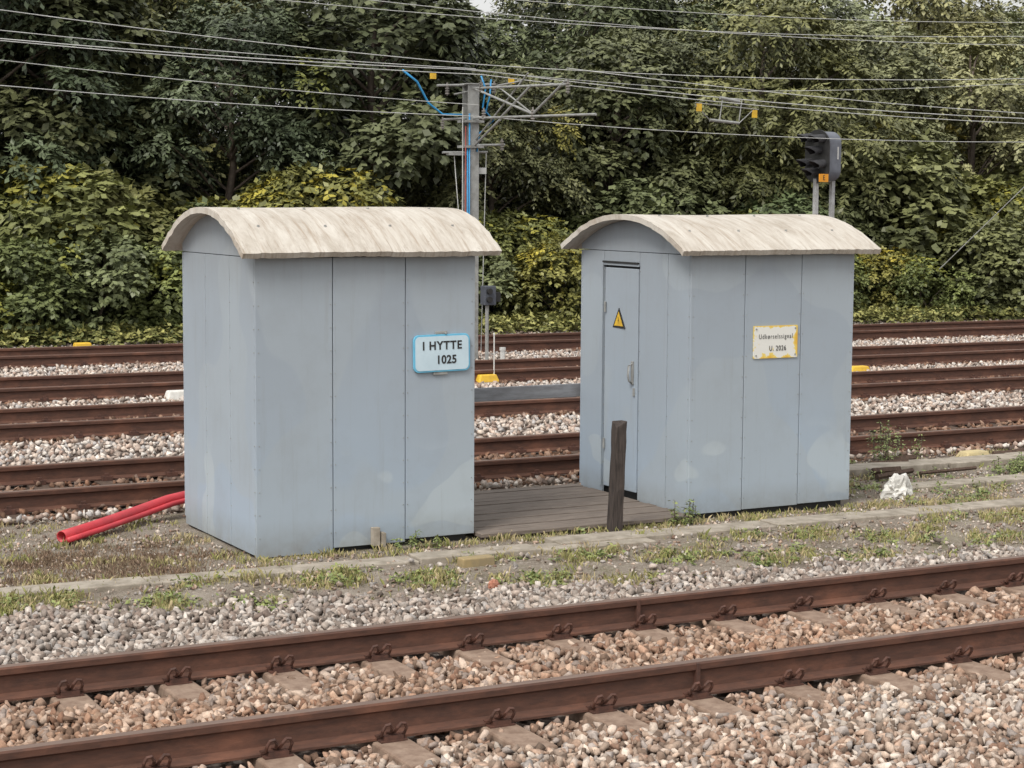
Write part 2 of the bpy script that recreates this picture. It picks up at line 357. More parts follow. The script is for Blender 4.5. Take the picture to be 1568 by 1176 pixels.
# ------------------------------------------------------------------ huts
def hut(name,x0,x1,y0,y1,sf,sg,ze,zp,ox0,ox1,zb,zg,door=None):
    e=empty(name); ym=(y0+y1)/2; t=.022; g=.0035; zw=ze-.04; a=(y1-y0)/2+.11
    def arch(y,off=0): u=min(1,abs(y-ym)/a); return ze+(zp-ze)*(1-u**2.15)-off
    MB().box(x0+t+.004,x1-t-.004,y0+t+.004,y1-t-.004,.06,zw).obj('inner_shell',DARK,e)
    MB().box(x0+.05,x1-.05,y0+.05,y1-.05,-.12,.058).obj('plinth',DARK,e)
    m=MB(); xs=[x0]+sf+[x1]
    for i in range(len(xs)-1):
        m.box(xs[i]+(g if i else 0),xs[i+1]-(g if i<len(xs)-2 else 0),y0,y0+t,zb[i],zw)
    xs2=[x0,(x0*2+x1)/3,(x0+2*x1)/3,x1]
    for i in range(3): m.box(xs2[i]+(g if i else 0),xs2[i+1]-(g if i<2 else 0),y1-t,y1,.03,zw)
    m.obj('long_side_panels',PAINT,e,bevel=.003)
    m=MB(); ys=[y0+t+.003]+sg+[y1-t-.003]
    for i in range(len(ys)-1):
        if door and abs(ys[i]-door[0])<.01: 
            m.box(x0,x0+t,ys[i]+g,ys[i+1]-g,door[2]+.02,zw); continue
        m.box(x0,x0+t,ys[i]+(g if i else 0),ys[i+1]-(g if i<len(ys)-2 else 0),zg,zw)
    for i in range(3):
        w=(y1-y0-2*t-.006)/3; m.box(x1-t,x1,y0+t+.003+w*i+g,y0+t+.003+w*(i+1)-g,.03,zw)
    m.obj('gable_panels',PAINT,e,bevel=.003)
    for k,(xa,xb) in enumerate(((x0+.002,x0+t),(x1-t,x1-.002))):
        P=[(y0+.004,zw+.006)]+[(y,arch(y,.05)) for y in np.linspace(y0+.004,y1-.004,25)]+[(y1-.004,zw+.006)]
        n=len(P); V=[(xa,y,z) for y,z in P]+[(xb,y,z) for y,z in P]
        F=[tuple(range(n)),tuple(range(2*n-1,n-1,-1))]+[(i,(i+1)%n,n+(i+1)%n,n+i) for i in range(n)]
        mesh_py('gable_arch_%d'%k,V,F,PAINT,e)
    nx,ny=70,44; V=[];F=[]; ph=x0
    for j in range(ny+1):
        y=ym-a+2*a*j/ny
        for i in range(nx+1):
            x=x0-ox0+(x1+ox1-x0+ox0)*i/nx
            ed=(.007*math.sin(x*5+ph)+random.uniform(-.005,.005)) if j in (0,ny) else 0
            zd=random.uniform(-.003,.003) if j in (0,ny) else 0
            xx=x+(random.uniform(-.006,.006) if i in (0,nx) else 0)
            V.append((xx,y+ed,arch(y)+zd+.005*math.sin(x*3.1+y)*math.cos(y*2.3)+random.uniform(-.0008,.0008)))
    for j in range(ny):
        for i in range(nx): q=j*(nx+1)+i; F.append((q,q+1,q+nx+2,q+nx+1))
    o=mesh_py('barrel_roof',V,F,ROOF,e,smooth=True)
    if o.data.polygons[0].normal.z<0: o.data.flip_normals()
    so=o.modifiers.new('s','SOLIDIFY'); so.thickness=.046; so.offset=-1
    o.modifiers.new('es','EDGE_SPLIT').split_angle=R(50)
    m=MB()
    for yy in np.linspace(ym-a+.3,ym+a-.3,4):
        for xx in np.linspace(x0+.1,x1-.1,4):
            m.tube([(xx,yy,arch(yy)-.01),(xx,yy,arch(yy)+.012)],.010,6)
    m.obj('roof_screws',GALV,e)
    m=MB()
    for s in sf+[x0+.025,x1-.025]:
        for z in np.arange(.1,zw-.03,.17):
            for d in ((-.018,.018) if s in sf else (0,)):
                m.tube([(s+d,y0+.002,z),(s+d,y0-.004,z)],.0042,6)
    for s in sg+[y0+.04]:
        for z in np.arange(.1,zw-.03,.17): m.tube([(x0+.002,s-.015,z),(x0-.004,s-.015,z)],.0042,6)
    m.obj('rivets',GALV,e)
    if door:
        ya,yb,zt=door
        h=empty('door'); h.parent=e; h.location=(x0-.004,ya+.012,0); h.rotation_euler=(0,0,R(2.0))
        w=yb-ya-.065
        MB().box(0,.03,0,w,.07,zt-.012).obj('door_leaf',PAINT,h,bevel=.004)
        m=MB(); m.box(-.012,0,.05,.085,1.0,1.2); m.obj('door_plate',GALV,h,bevel=.003)
        m=MB(); m.tube([(-.01,.068,1.18),(-.045,.068,1.16),(-.05,.068,1.08),(-.04,.068,1.03),(-.01,.068,1.01)],.009,8); m.obj('door_handle',GALV,h,smooth=True)
        m=MB(); m.box(-.012,-.0,.03,.055,.9,.97); m.obj('padlock',GALV,h,bevel=.004)
        m=MB()
        for zz in (.4,1.6): m.tube([(-.012,w-.02,zz),(-.012,w-.02,zz+.09)],.010,8)
        m.obj('hinges',GALV,h)
        m=MB(); f=.028
        m.box(x0-.014,x0-.002,yb+.004,yb+f,.06,zt+f); m.box(x0-.014,x0-.002,ya-.0035,yb+.0035,zt+.008,zt+f)
        m.obj('door_frame',PAINT,e,bevel=.002)
        m=MB(); m.box(x0-.022,x0-.004,ya,yb,zt+.03,zt+.045); m.obj('door_drip_strip',BLK,e)
    return e
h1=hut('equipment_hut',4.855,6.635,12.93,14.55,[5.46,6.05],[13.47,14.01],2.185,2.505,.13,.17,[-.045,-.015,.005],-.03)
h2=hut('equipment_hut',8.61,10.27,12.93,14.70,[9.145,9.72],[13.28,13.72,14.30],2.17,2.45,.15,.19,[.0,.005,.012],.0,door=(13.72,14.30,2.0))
m=MB(); m.box(5.76,5.82,12.88,12.928,-.02,.12); m.box(5.83,5.86,12.86,12.925,-.04,.08); m.obj('foot_bracket',CONC,h1,bevel=.004)

# ------------------------------------------------------------------ signs
def text(body,size,loc,parent,mat,sx=1.0,off=.0,sp=1.0):
    c=bpy.data.curves.new('lettering','FONT'); c.body=body; c.size=size; c.align_x='CENTER'; c.align_y='CENTER'; c.extrude=.0012; c.offset=off; c.space_character=sp
    c.materials.append(mat); o=bpy.data.objects.new('lettering',c); link(o,parent); o.location=loc; o.rotation_euler=(R(90),0,0); o.scale=(sx,1,1); return o
def rrect(w,h,r,n=6):
    P=[]
    for cx,cz,a0 in ((w/2-r,h/2-r,0),(-w/2+r,h/2-r,90),(-w/2+r,-h/2+r,180),(w/2-r,-h/2+r,270)):
        for i in range(n+1): a=R(a0+90*i/n); P.append((cx+r*math.cos(a),cz+r*math.sin(a)))
    return P
def plate(name,P,y0,y1,mat,parent,bevel=0):
    n=len(P); V=[(x,y0,z) for x,z in P]+[(x,y1,z) for x,z in P]
    F=[tuple(range(n)),tuple(range(2*n-1,n-1,-1))]+[(i,(i+1)%n,n+(i+1)%n,n+i) for i in range(n)]
    return mesh_py(name,V,F,mat,parent,bevel=bevel)
s=empty('hut_name_sign'); s.location=(6.345,12.925,1.413); s.rotation_euler=(0,R(-.8),0)
plate('frame',rrect(.475,.285,.045),-.018,.0,SBLUE,s,.003)
plate('face',rrect(.448,.258,.036),-.021,-.0185,WHITE,s)
text('I HYTTE',.088,(.0,-.0225,.056),s,BLK,.95,.0022,1.14); text('1025',.088,(.035,-.0225,-.052),s,BLK,.95,.0022,1.05)
m=MB(); m.box(-.05,.05,-.012,0,.144,.165); m.box(-.07,.05,-.012,0,-.165,-.144); m.tube([(.03,-.014,.15),(.03,-.03,.15)],.008,6); m.obj('brackets',GALV,s,bevel=.002)
s=empty('signal_number_sign'); s.location=(9.455,12.926,1.402)
plate('face',rrect(.45,.272,.008),-.006,.002,RWHITE,s)
m=MB()
for a,b in ((-.2,.11),(.2,.11),(-.2,-.11),(.2,-.11)): m.tube([(a,-.006,b),(a,-.012,b)],.008,6)
m.obj('screws',GALV,s)
text('Udkørselssignal',.058,(.0,-.008,.045),s,BLK,.74,-.0008,1.26); text('U. 2026',.060,(.02,-.008,-.055),s,BLK,.78,.0,1.18)
s=empty('high_voltage_warning_sign'); s.location=(8.602,14.02,1.53)
def tri(name,r,x0,x1,mat):
    P=[(r*math.sin(R(a)),r*math.cos(R(a))) for a in (0,120,240)]
    V=[(x0,y,z) for y,z in P]+[(x1,y,z) for y,z in P]; mesh_py(name,V,[(0,1,2),(3,5,4),(0,1,4,3),(1,2,5,4),(2,0,3,5)],mat,s)
tri('border',.115,-.012,-.004,BLK); tri('face',.082,-.0145,-.0125,YEL)
P=[(.004,.040),(-.008,.002),(.0,.004),(-.006,-.026),(.010,.010),(.003,.008),(.009,.040)]
mesh_py('lightning_bolt',[(-.0165,y,z) for y,z in P],[tuple(range(7))],BLK,s)

# ------------------------------------------------------------------ deck, rail plank, post, pipe, troughs
d=empty('wooden_deck'); m=MB(); y=12.84
while y<14.66:
    w=.135+random.uniform(-.004,.004); zz=.012+random.uniform(-.004,.004); m.box(6.66+random.uniform(-.015,.01),8.595,y,y+w-.008,zz-.03,zz); y+=w
m.obj('planks',WOOD,d,bevel=.003)
m=MB(); m.box(6.66,8.59,12.86,12.93,-.12,-.022); m.box(6.66,8.59,14.5,14.6,-.12,-.022); m.obj('bearers',POSTW,d)
m=MB(); m.box(6.56,8.68,14.765,14.80,.80,.92); o=m.obj('timber_guard_rail',GPLANK,None,bevel=.005)
def post():
    K=12; V=[];F=[]
    for i in range(K+1):
        t=i/K; z=-.15+t*1.0; w=.052*(1-.12*t); lx=.035*t
        for dx,dy in ((-w,-w*.8),(w,-w*.8),(w,w*.8),(-w,w*.8)):
            V.append((7.74+dx+lx+random.uniform(-.004,.004),12.66+dy+random.uniform(-.004,.004),z+(random.choice((-.05,.0,.02)) if i==K else 0)))
    for i in range(K):
        for j in range(4): F.append((i*4+j,i*4+(j+1)%4,(i+1)*4+(j+1)%4,(i+1)*4+j))
    F.append((K*4,K*4+1,K*4+2,K*4+3)); mesh_py('wooden_post',V,F,POSTW,None,bevel=.004)
post()
e=empty('red_cable_duct')
P=[(3.74,14.12,.015),(4.07,14.38,.03),(4.45,14.66,.06),(4.83,14.92,.10),(5.25,15.1,.13),(5.8,15.2,.1)]
m=MB(); m.tube(P,.045,16,caps=False); o=m.obj('pipe',RED,e,smooth=True); so=o.modifiers.new('s','SOLIDIFY'); so.thickness=.006
m=MB(); P2=[(x+.035,y-.055,z-.02) for x,y,z in P]; m.tube(P2,.022,14); m.obj('second_pipe',RED,e,smooth=True)
def trough(name,xa,ya,xb,yb,w,z,seg=.98):
    e=empty(name); L=math.hypot(xb-xa,yb-ya); e.location=(xa,ya,0); e.rotation_euler=(0,0,math.atan2(yb-ya,xb-xa)); m=MB(); x=0
    while x<L:
        j=random.uniform(-.018,.018); zz=z+random.uniform(-.012,.006); m.box(x+.006,x+seg-.006,j-w/2,j+w/2,zz-.1,zz); x+=seg
    m.obj('lids',CONC,e,bevel=.008); return e
trough('concrete_cable_trough',-4,12.67,7.0,12.19,.24,.012)
trough('concrete_cable_trough',7.0,12.36,24,11.85,.28,.016)
trough('concrete_cable_trough',10.6,14.45,26,14.2,.34,.02)
trough('concrete_cable_trough',11.2,13.45,20,13.35,.26,.0)
m=MB()
for i in range(18):
    x=random.uniform(10.9,15.5); y=random.uniform(13.6,14.9); a=random.uniform(-.3,.3); L=random.uniform(.2,.7)
    m.tube([(x,y,.0),(x+L*math.cos(a),y+L*math.sin(a),.01)],random.uniform(.015,.04),5)
m.obj('scrap_timber_pile',WSLEEP,None)
def lump(name,loc,s,mat,seed,amp=.5):
    bm=bmesh.new(); bmesh.ops.create_icosphere(bm,subdivisions=4,radius=1)
    for v in bm.verts:
        c=v.co; q=c*1.5+Vector((seed*7.1,seed*3.3,1)); n1=mn.noise(q); n2=1-abs(mn.noise(q*2.3))*2; n3=abs(mn.noise(q*4.7))
        k=.75+amp*n1+.22*n2-.25*n3
        v.co=Vector((c.x*s[0]*k,c.y*s[1]*k,max((c.z-.25*abs(c.x))*s[2]*k,-s[2]*.5)))
    me=bpy.data.meshes.new(name); bm.to_mesh(me); bm.free(); me.materials.append(mat); o=bpy.data.objects.new(name,me); link(o); o.location=loc; return o
lump('white_plastic_bag',(10.95,13.1,.02),(.16,.11,.165),RAG,4)
lump('brick_fragment',(5.9,11.2,-.02),(.05,.04,.05),simple('brick_red',(.45,.20,.13)),5,.2)
o=MB().box(-.13,.13,-.05,.05,-.05,.06).obj('inspection_stone',simple('ochre_stone',(.36,.27,.13),(.25,.2,.12)),None,bevel=.01); o.location=(6.15,11.95,-.03)

# ------------------------------------------------------------------ track-side devices
def device(name,x,y,w,mat,h=.09):
    e=empty(name); e.location=(x,y,0)
    V=[(-w/2,-.1,-.04),(w/2,-.1,-.04),(w/2,.1,-.04),(-w/2,.1,-.04),(-w*.38,-.07,h),(w*.38,-.07,h),(w*.38,.07,h),(-w*.38,.07,h)]
    mesh_py('cover',V,[(0,3,2,1),(4,5,6,7),(0,1,5,4),(1,2,6,5),(2,3,7,6),(3,0,4,7)],mat,e,bevel=.015)
    m=MB(); m.box(-w*.6,w*.6,-.13,.13,-.08,-.035); m.obj('base',CONC,e,bevel=.005); return e
device('track_balise',8.6,30.95,.34,YEL,.15)
e=device('track_balise',12.48,23.95,.34,YEL,.07); m=MB(); m.tube([(.12,0,0),(.12,0,.62)],.009,6); m.tube([(.12,0,.62),(.12,0,.66)],.014,6); m.obj('marker_rod',PWHITE,e)
device('track_balise',18.3,22.9,.4,YEL,.06)
device('track_balise',13.35,14.8,.34,PYEL,.03)
device('junction_box',7.77,23.55,.32,RAG,.08); device('junction_box',8.2,23.5,.18,RAG,.06)
m=MB(); m.tube([(14.2,26.7,-.1),(14.2,26.7,.15)],.04,10); m.tube([(14.2,26.7,.15),(14.2,26.7,.2)],.05,10); m.obj('marker_bollard',PWHITE,None)
e=empty('trackside_relay_box'); e.location=(13.78,26.4,0)
MB().box(-.1,.1,-.08,.08,.9,1.2).obj('box',BOXG,e,bevel=.01); m=MB(); m.tube([(-.02,0,-.1),(-.02,0,.9)],.03,8); m.obj('post',GALV,e)
m=MB(); m.tube([(-.03,-.08,1.12),(-.03,-.13,1.12)],.045,12); m.tube([(-.03,-.08,.99),(-.03,-.13,.99)],.045,12); m.box(.105,.2,-.04,.04,.95,1.1); m.obj('lamps',BLK,e)

# ------------------------------------------------------------------ catenary mast
e=empty('catenary_mast'); e.location=(13.92,27.3,0)
m=MB(); w=.10
m.box(-w,w,-.10,-.085,-.1,4.36); m.box(-w,w,.085,.10,-.1,4.36); m.box(-.008,.008,-.085,.085,-.1,4.36)
m.box(-.13,.13,-.13,.13,4.36,4.38)
m.obj('h_beam_post',GALV,e,bevel=.003)
m=MB(); r=.019
def T(*p,rr=r,n=8): m.tube(list(p),rr,n)
T((0,-.1,4.3),(0,-3.1,4.22)); T((0,-.1,4.3),(0,-2.05,3.83)); T((0,-2.05,3.83),(0,-3.05,4.28)); T((0,-.1,3.83),(0,-3.9,3.76))
T((0,-.1,3.38),(0,-1.0,3.78)); T((0,-1.0,3.8),(0,-2.0,4.26)); T((0,-1.0,4.26),(0,-2.05,3.83),rr=.012); T((.05,-.1,3.5),(.05,-1.8,4.45),rr=.014)
T((-.5,0,3.80),(.15,0,3.84)); T((-.5,.0,3.28),(.3,0,3.30)); T((-.6,0,4.33),(.45,0,4.38)); T((-.3,0,4.2),(.9,0,4.45),rr=.014); T((.0,-.12,3.4),(.55,-.12,3.42))
m.box(-.16,.16,-.16,.16,3.76,3.80); m.box(-.16,.16,-.16,.16,3.36,3.40); m.box(-.4,.12,-.06,.06,3.24,3.29)
m.obj('cantilever_arms',GALV,e)
m=MB()
for (x,y,z) in ((-.5,0,3.66),(-.42,0,4.2),(.42,0,4.25),(0,-.35,4.24),(0,-.45,3.80),(0,-3.1,4.1),(0,-2.05,3.75),(.5,-.12,3.34)):
    for k in range(4): m.tube([(x,y,z+k*.04),(x,y,z+k*.04+.022)],.035,8)
    m.tube([(x,y,z-.02),(x,y,z+.18)],.014,6)
m.obj('insulators',simple('insulator_grey',(.26,.24,.22),(.14,.13,.12),5,.35),e)
m=MB()
m.tube([(-1.2,0,4.55),(-.95,0,4.38),(-.75,0,4.05),(-.5,0,3.88),(-.2,-.1,3.88)],.018,6)
m.tube([(.12,-.12,4.5),(.2,-.12,4.3),(.15,-.12,4.0),(.35,-.12,3.8),(.1,-.12,3.6),(.05,-.12,3.3)],.014,6)
m.tube([(.3,-.12,4.45),(.28,-.12,4.2),(.2,-.12,3.9)],.014,6)
m.tube([(-.085,-.125,3.9),(-.085,-.125,0)],.012,6); m.tube([(-.12,-.125,3.4),(-.115,-.125,0)],.010,6)
m.obj('blue_cables',BLUE,e,smooth=True)
m=MB(); m.tube([(-.155,-.13,3.7),(-.155,-.13,0)],.011,6); m.obj('red_cable',simple('dull_red',(.4,.1,.08)),e)
m=MB(); m.tube([(-.2,-.11,4.0),(-.2,-.11,1)],.008,5); m.tube([(.28,0,3.3),(.2,0,.1)],.008,5); m.tube([(-.3,0,3.3),(-.2,0,2.2)],.008,5); m.box(.10,.26,-.05,.05,2.95,3.05); m.obj('stay_rods',WIRE,e)
m=MB(); m.box(-.72,-.62,-.01,.01,4.43,4.52); m.box(.68,.78,-.01,.01,4.4,4.49); m.obj('yellow_tags',YEL,e)
# ------------------------------------------------------------------ overhead wires
e=empty('overhead_wires')
def wire(pts,y,r=.011,mat=WIRE):
    m=MB(); P=[]
    for (xa,za),(xb,zb) in zip(pts[:-1],pts[1:]):
        L=abs(xb-xa)
        for i in range(8): t=i/8; P.append((xa+(xb-xa)*t,y,za+(zb-za)*t-.0016*L*L*.5*4*t*(1-t)))
    P.append((pts[-1][0],y,pts[-1][1])); m.tube(P,r*.58,6); m.obj('wire',mat,e)
def ext(pts):
    (a,b),(c,d)=pts[0],pts[1]; s=(d-b)/(c-a); (p,q),(u,v)=pts[-2],pts[-1]; s2=(v-q)/(u-p)
    return [(a-8,b-8*s)]+pts+[(u+12,v+12*s2)]
for pts,y,r in [
  ([(6.45,5.13),(14.0,4.66),(25.3,4.83)],27.0,.012),
  ([(6.45,4.86),(13.9,4.60)],27.1,.011),([(6.45,4.74),(13.9,4.58),(25.3,4.10)],27.05,.014),
  ([(6.45,4.70),(13.9,4.50),(25.3,4.0)],26.9,.012),
  ([(6.45,4.44),(13.9,4.03)],27.0,.010),([(6.45,4.09),(13.9,3.85),(25.3,3.66)],27.0,.011),
  ([(10.6,5.51),(25.3,5.62)],27.2,.010),([(11.8,5.55),(25.3,5.43)],26.8,.010),([(14.5,5.7),(25.3,5.86)],27.0,.009),
  ([(13.9,4.45),(25.3,4.0)],24.2,.011),([(13.9,4.6),(19,4.42),(25.3,4.75)],27.4,.009)]:
    if pts[0][0]<7: P=ext(pts) if pts[-1][0]>20 else ext(pts)[:-1]
    else: P=ext(pts)[1:] if pts[0][0]>13 and pts[0][1]<5 else ext(pts)
    wire(P,y,r)
m=MB(); m.tube([(30.2,31.5,3.3),(27.3,31.5,1.1)],.010,6); m.obj('guy_wire',DWIRE,e)
s=empty('section_insulator'); s.location=(0,27,0)
m=MB(); m.tube([(18.0,0,4.18),(19.3,0,4.10)],.010,6); m.tube([(18.3,0,3.9),(18.9,0,3.86)],.026,8); m.tube([(18.3,0,3.9),(18.0,0,4.15)],.008,6); m.tube([(18.9,0,3.86),(19.2,0,4.1)],.008,6)
m.tube([(18.5,0,4.28),(18.9,0,4.22)],.03,8); m.tube([(18.55,0,4.25),(18.5,0,3.9)],.010,6); m.tube([(18.95,0,4.25),(18.9,0,3.9)],.010,6); m.obj('insulator_frame',GALV,s)
m=MB(); m.box(18.03,18.13,-.01,.01,4.04,4.17); m.box(19.17,19.27,-.01,.01,3.96,4.09); m.obj('yellow_plates',YEL,s)

# ------------------------------------------------------------------ main signal
s=empty('railway_signal'); s.location=(20.90,27.3,0)
hd=empty('signal_head'); hd.parent=s; hd.rotation_euler=(0,0,R(14)); ZC=3.33
def slab(name,w,h,r,x0,x1,mat,bev=0):
    P=rrect(w,h,r,8); n=len(P); V=[(x0,y,z+ZC) for y,z in P]+[(x1,y,z+ZC) for y,z in P]
    mesh_py(name,V,[tuple(range(n)),tuple(range(2*n-1,n-1,-1))]+[(i,(i+1)%n,n+(i+1)%n,n+i) for i in range(n)],mat,hd,bevel=bev)
slab('head',.46,.88,.2,-.11,.29,SIGG,.05); slab('backboard',.54,.94,.26,-.135,-.112,BLK)
m=MB(); l=MB()
for (y,z) in ((.14,3.66),(-.12,3.64),(-.04,3.44),(.15,3.22),(-.14,3.20),(.02,3.06)):
    K=16; b=len(m.V)
    for i in range(K+1):
        a=R(-40+260*i/K)
        for rr in (.080,.071):
            m.V.append((-.135,y+rr*math.cos(a),z+rr*math.sin(a))); m.V.append((-.135-.38*(.5+.5*max(0,math.sin(a))),y+rr*math.cos(a),z-.03+rr*math.sin(a)))
    for i in range(K):
        q=b+i*4; m.F+=[(q,q+4,q+5,q+1),(q+2,q+3,q+7,q+6),(q+1,q+5,q+7,q+3)]
    l.tube([(-.136,y,z),(-.15,y,z)],.070,14)
m.obj('lamp_hoods',HOOD,hd); l.obj('lamp_lenses',simple('dark_lens',(.10,.10,.11),(.06,.06,.06),3,.12),hd)
m=MB(); m.box(-.38,-.13,-.262,-.25,2.88,3.02); m.obj('letter_plate',ORG,hd)
text('E',.13,(-.255,-.264,2.95),hd,BLK,.9)
m=MB(); m.box(.15,.175,-.236,-.231,3.28,3.50); m.obj('white_strip',PWHITE,hd)
PG=simple('post_grey',(.45,.46,.47),(.3,.3,.3))
m=MB(); m.box(-.15,-.08,-.04,.04,-.1,2.94); m.box(.21,.28,-.04,.04,-.1,2.94); m.box(-.07,.20,-.03,.03,2.05,2.09); m.box(-.07,.20,-.03,.03,2.88,2.92); m.tube([(.36,.1,2.1),(.36,.1,-.1)],.03,8); m.obj('signal_posts',PG,s,bevel=.004)

# ------------------------------------------------------------------ vegetation
def nrm(v): return v/np.maximum(np.linalg.norm(v,axis=-1,keepdims=True),1e-9)
def sprays(C,D,L,pairs,ll,lw,col,droop=.5):
    n=len(C); up=np.array([0,0,1.]); side=nrm(np.cross(D,up+rng.normal(0,.35,(n,3)))); V=[];CC=[]
    ts=[(t,s) for t in np.linspace(.25,.9,pairs) for s in (-1,1)]+[(1.,0)]
    for t,s in ts:
        p=C+D*(L*t)[:,None]-up*(L*droop*t*t)[:,None]
        l=nrm(D*(.55 if s else 1)+side*s*.9-up*(.35+.3*t)+rng.normal(0,.18,(n,3)))
        w=nrm(np.cross(l,nrm(up+D*.3+rng.normal(0,.35,(n,3)))))
        sc=ll*rng.uniform(.75,1.2,n); a=sc[:,None]
        V.append(np.stack([p,p+l*a*.45+w*a*lw-up*a*.05,p+l*a,p+l*a*.45-w*a*lw-up*a*.05],1))
        CC.append(np.repeat((col*rng.uniform(.82,1.18,(n,1)))[:,None,:],4,1))
    V=np.concatenate(V).reshape(-1,3); CC=np.concatenate(CC).reshape(-1,3)
    return V,np.arange(len(V)).reshape(-1,4),CC
def tree_mesh(name,H,Rc,ncl,nsp,ll,lw,pairs,Ls,dark,light,yellow=0.,zlow=.08,trunk=True,cr=(.45,.85),lean=0,top=.9):
    t=rng.uniform(0,1,ncl); z=H*(zlow+(top-zlow)*t); prof=np.sin(np.pi*np.clip(.12+.80*t,0,1))**.7
    ang=rng.uniform(0,2*np.pi,ncl); rad=Rc*prof*np.sqrt(rng.uniform(.25,1,ncl))
    ctr=np.stack([rad*np.cos(ang)+lean*t,rad*np.sin(ang),z],-1); rc=rng.uniform(*cr,ncl)
    clb=rng.uniform(0,1,ncl)
    k=np.repeat(np.arange(ncl),nsp); n=len(k); d=nrm(rng.normal(size=(n,3))); outw=nrm(ctr*np.array([1,1,0])+1e-6)[k]
    d=nrm(d+outw*.35+np.array([0,0,.45])); C=ctr[k]+d*(rc[k]*rng.uniform(.6,1.0,n))[:,None]*np.array([1,1,.6])
    D=nrm(d*.8+outw*.3-np.array([0,0,.15])+rng.normal(0,.3,(n,3)))
    hgt=np.clip(d[:,2]*.6+.4,0,1); b=np.clip(.45*clb[k]+.45*hgt*rng.uniform(.6,1,n)+.15*rng.random(n),0,1)[:,None]**1.3  # upturned sprays lighter: lit clump tops painted into leaf colour, plus random tone
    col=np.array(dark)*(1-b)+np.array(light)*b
    if yellow>0:
        yy=(clb[k]<yellow)[:,None]; col=np.where(yy,col*np.array([2.0,1.7,1.0])+np.array([.05,.05,.01]),col)
    L=Ls*rng.uniform(.7,1.3,n); V,F,CC=sprays(C,D,L,pairs,ll,lw,col)
    mi=np.zeros(len(F),int)
    if trunk:
        TV=[];TF=[];b0=len(V)
        pts=[(lean*i/6+.08*math.sin(i*2+H),.08*math.cos(i*1.7),H*.85*i/6) for i in range(7)]
        def addt(pts,rs):
            v,f=tube(pts,rs,7); o=b0+len(TV); TV.extend([tuple(q) for q in v]); TF.extend([tuple(o+i for i in q) for q in f])
        addt(pts,[.17*(1-.85*i/6)*H/8 for i in range(7)])
        for c in ctr[::2]:
            zz=max(.3,c[2]-.5*math.hypot(c[0],c[1])-.3); x0=lean*zz/(H*.85); mid=((x0+c[0])/2,c[1]/2,(zz+c[2])/2+.1)
            addt([(x0,0,zz),mid,tuple(c)],[.045*H/8,.03*H/8,.01])
        V=np.concatenate([V,np.array(TV)]); CC=np.concatenate([CC,np.full((len(TV),3),.05)]); F=np.concatenate([F,np.array(TF)]); mi=np.concatenate([mi,np.ones(len(TF),int)])
    return mesh_big(name,V,F,[LEAF,BARK],col=CC,mi=mi)
dk=(.022,.031,.018)
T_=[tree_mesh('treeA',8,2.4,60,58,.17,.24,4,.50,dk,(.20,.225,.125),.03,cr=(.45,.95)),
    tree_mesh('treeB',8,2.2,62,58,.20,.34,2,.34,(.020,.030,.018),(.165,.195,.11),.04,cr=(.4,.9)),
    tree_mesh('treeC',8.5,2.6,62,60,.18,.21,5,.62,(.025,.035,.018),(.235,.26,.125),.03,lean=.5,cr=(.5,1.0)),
    tree_mesh('treeD',8,2.3,58,58,.17,.27,4,.50,(.08,.09,.05),(.38,.40,.22),.08,cr=(.5,.9))]  # treeD: paler palette, haze put into the leaf colour
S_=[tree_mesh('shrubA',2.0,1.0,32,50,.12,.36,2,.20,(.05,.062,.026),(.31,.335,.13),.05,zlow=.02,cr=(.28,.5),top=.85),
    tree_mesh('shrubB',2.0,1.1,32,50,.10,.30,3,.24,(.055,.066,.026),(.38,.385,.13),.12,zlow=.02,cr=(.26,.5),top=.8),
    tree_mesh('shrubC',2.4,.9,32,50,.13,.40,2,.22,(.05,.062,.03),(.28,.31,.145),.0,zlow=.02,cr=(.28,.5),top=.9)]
def put(name,me,x,y,sc,scz=None,rz=None,sink=.15):
    o=bpy.data.objects.new(name,me); link(o); o.location=(x,y,float(hz(x,y))-sink); o.rotation_euler=(random.uniform(-.06,.06),random.uniform(-.06,.06),random.uniform(0,6.28) if rz is None else rz); o.scale=(sc,sc,scz or sc); return o
# tree line: some crowns are lower, which opens small windows to the sky
low_crowns=((16.6,18.9,36.6,.66),(19.4,21.9,42,.58),(22.6,25.4,49,.50),(32.2,35.6,36.6,.68),(38,41,42,.66),(44.5,47,49,.60))
def cap(x,row,sc):
    for a,b,r,c in low_crowns:
        if r==row and a<x<b: return min(sc,c)
    return sc
for x in np.arange(5,42,2.7):
    X=x+random.uniform(-.6,.6); Y=36.6+random.uniform(-.9,1.0)
    put('deciduous_tree',T_[random.choice((0,1,2)) if x<24 else random.choice((2,3,3))],X,Y,cap(X,36.6,random.uniform(.72,1.0)))
for x in np.arange(5,50,3.2):
    X=x+random.uniform(-.7,.7); Y=42+random.uniform(-1.2,1.2)
    put('deciduous_tree',T_[random.choice((0,1,2,2)) if x<26 else 3],X,Y,cap(X,42,random.uniform(.85,1.12)))
for x in np.arange(6,58,3.8):
    X=x+random.uniform(-.9,.9); Y=49+random.uniform(-1.5,1.5)
    put('deciduous_tree',T_[random.choice((0,1,2,3)) if x<30 else 3],X,Y,cap(X,49,random.uniform(.76,1.0)))
for x in np.arange(6,36,1.15):
    put('shrub',random.choice(S_),x+random.uniform(-.4,.4),33.5+random.uniform(-.5,.6)-.04*(x-6),random.uniform(.65,1.1))
for x in np.arange(6,38,1.6):
    put('shrub',random.choice(S_),x+random.uniform(-.5,.5),34.9+random.uniform(-.5,.5)-.03*(x-6),random.uniform(1.1,1.7) if x<14 or x>26 else random.uniform(.9,1.3))
n=9000; x=rng.uniform(5,36,n); y=32.7-.04*(x-6)+rng.normal(0,.45,n); C=np.stack([x,y,hz(x,y)+rng.uniform(0,.3,n)],-1)
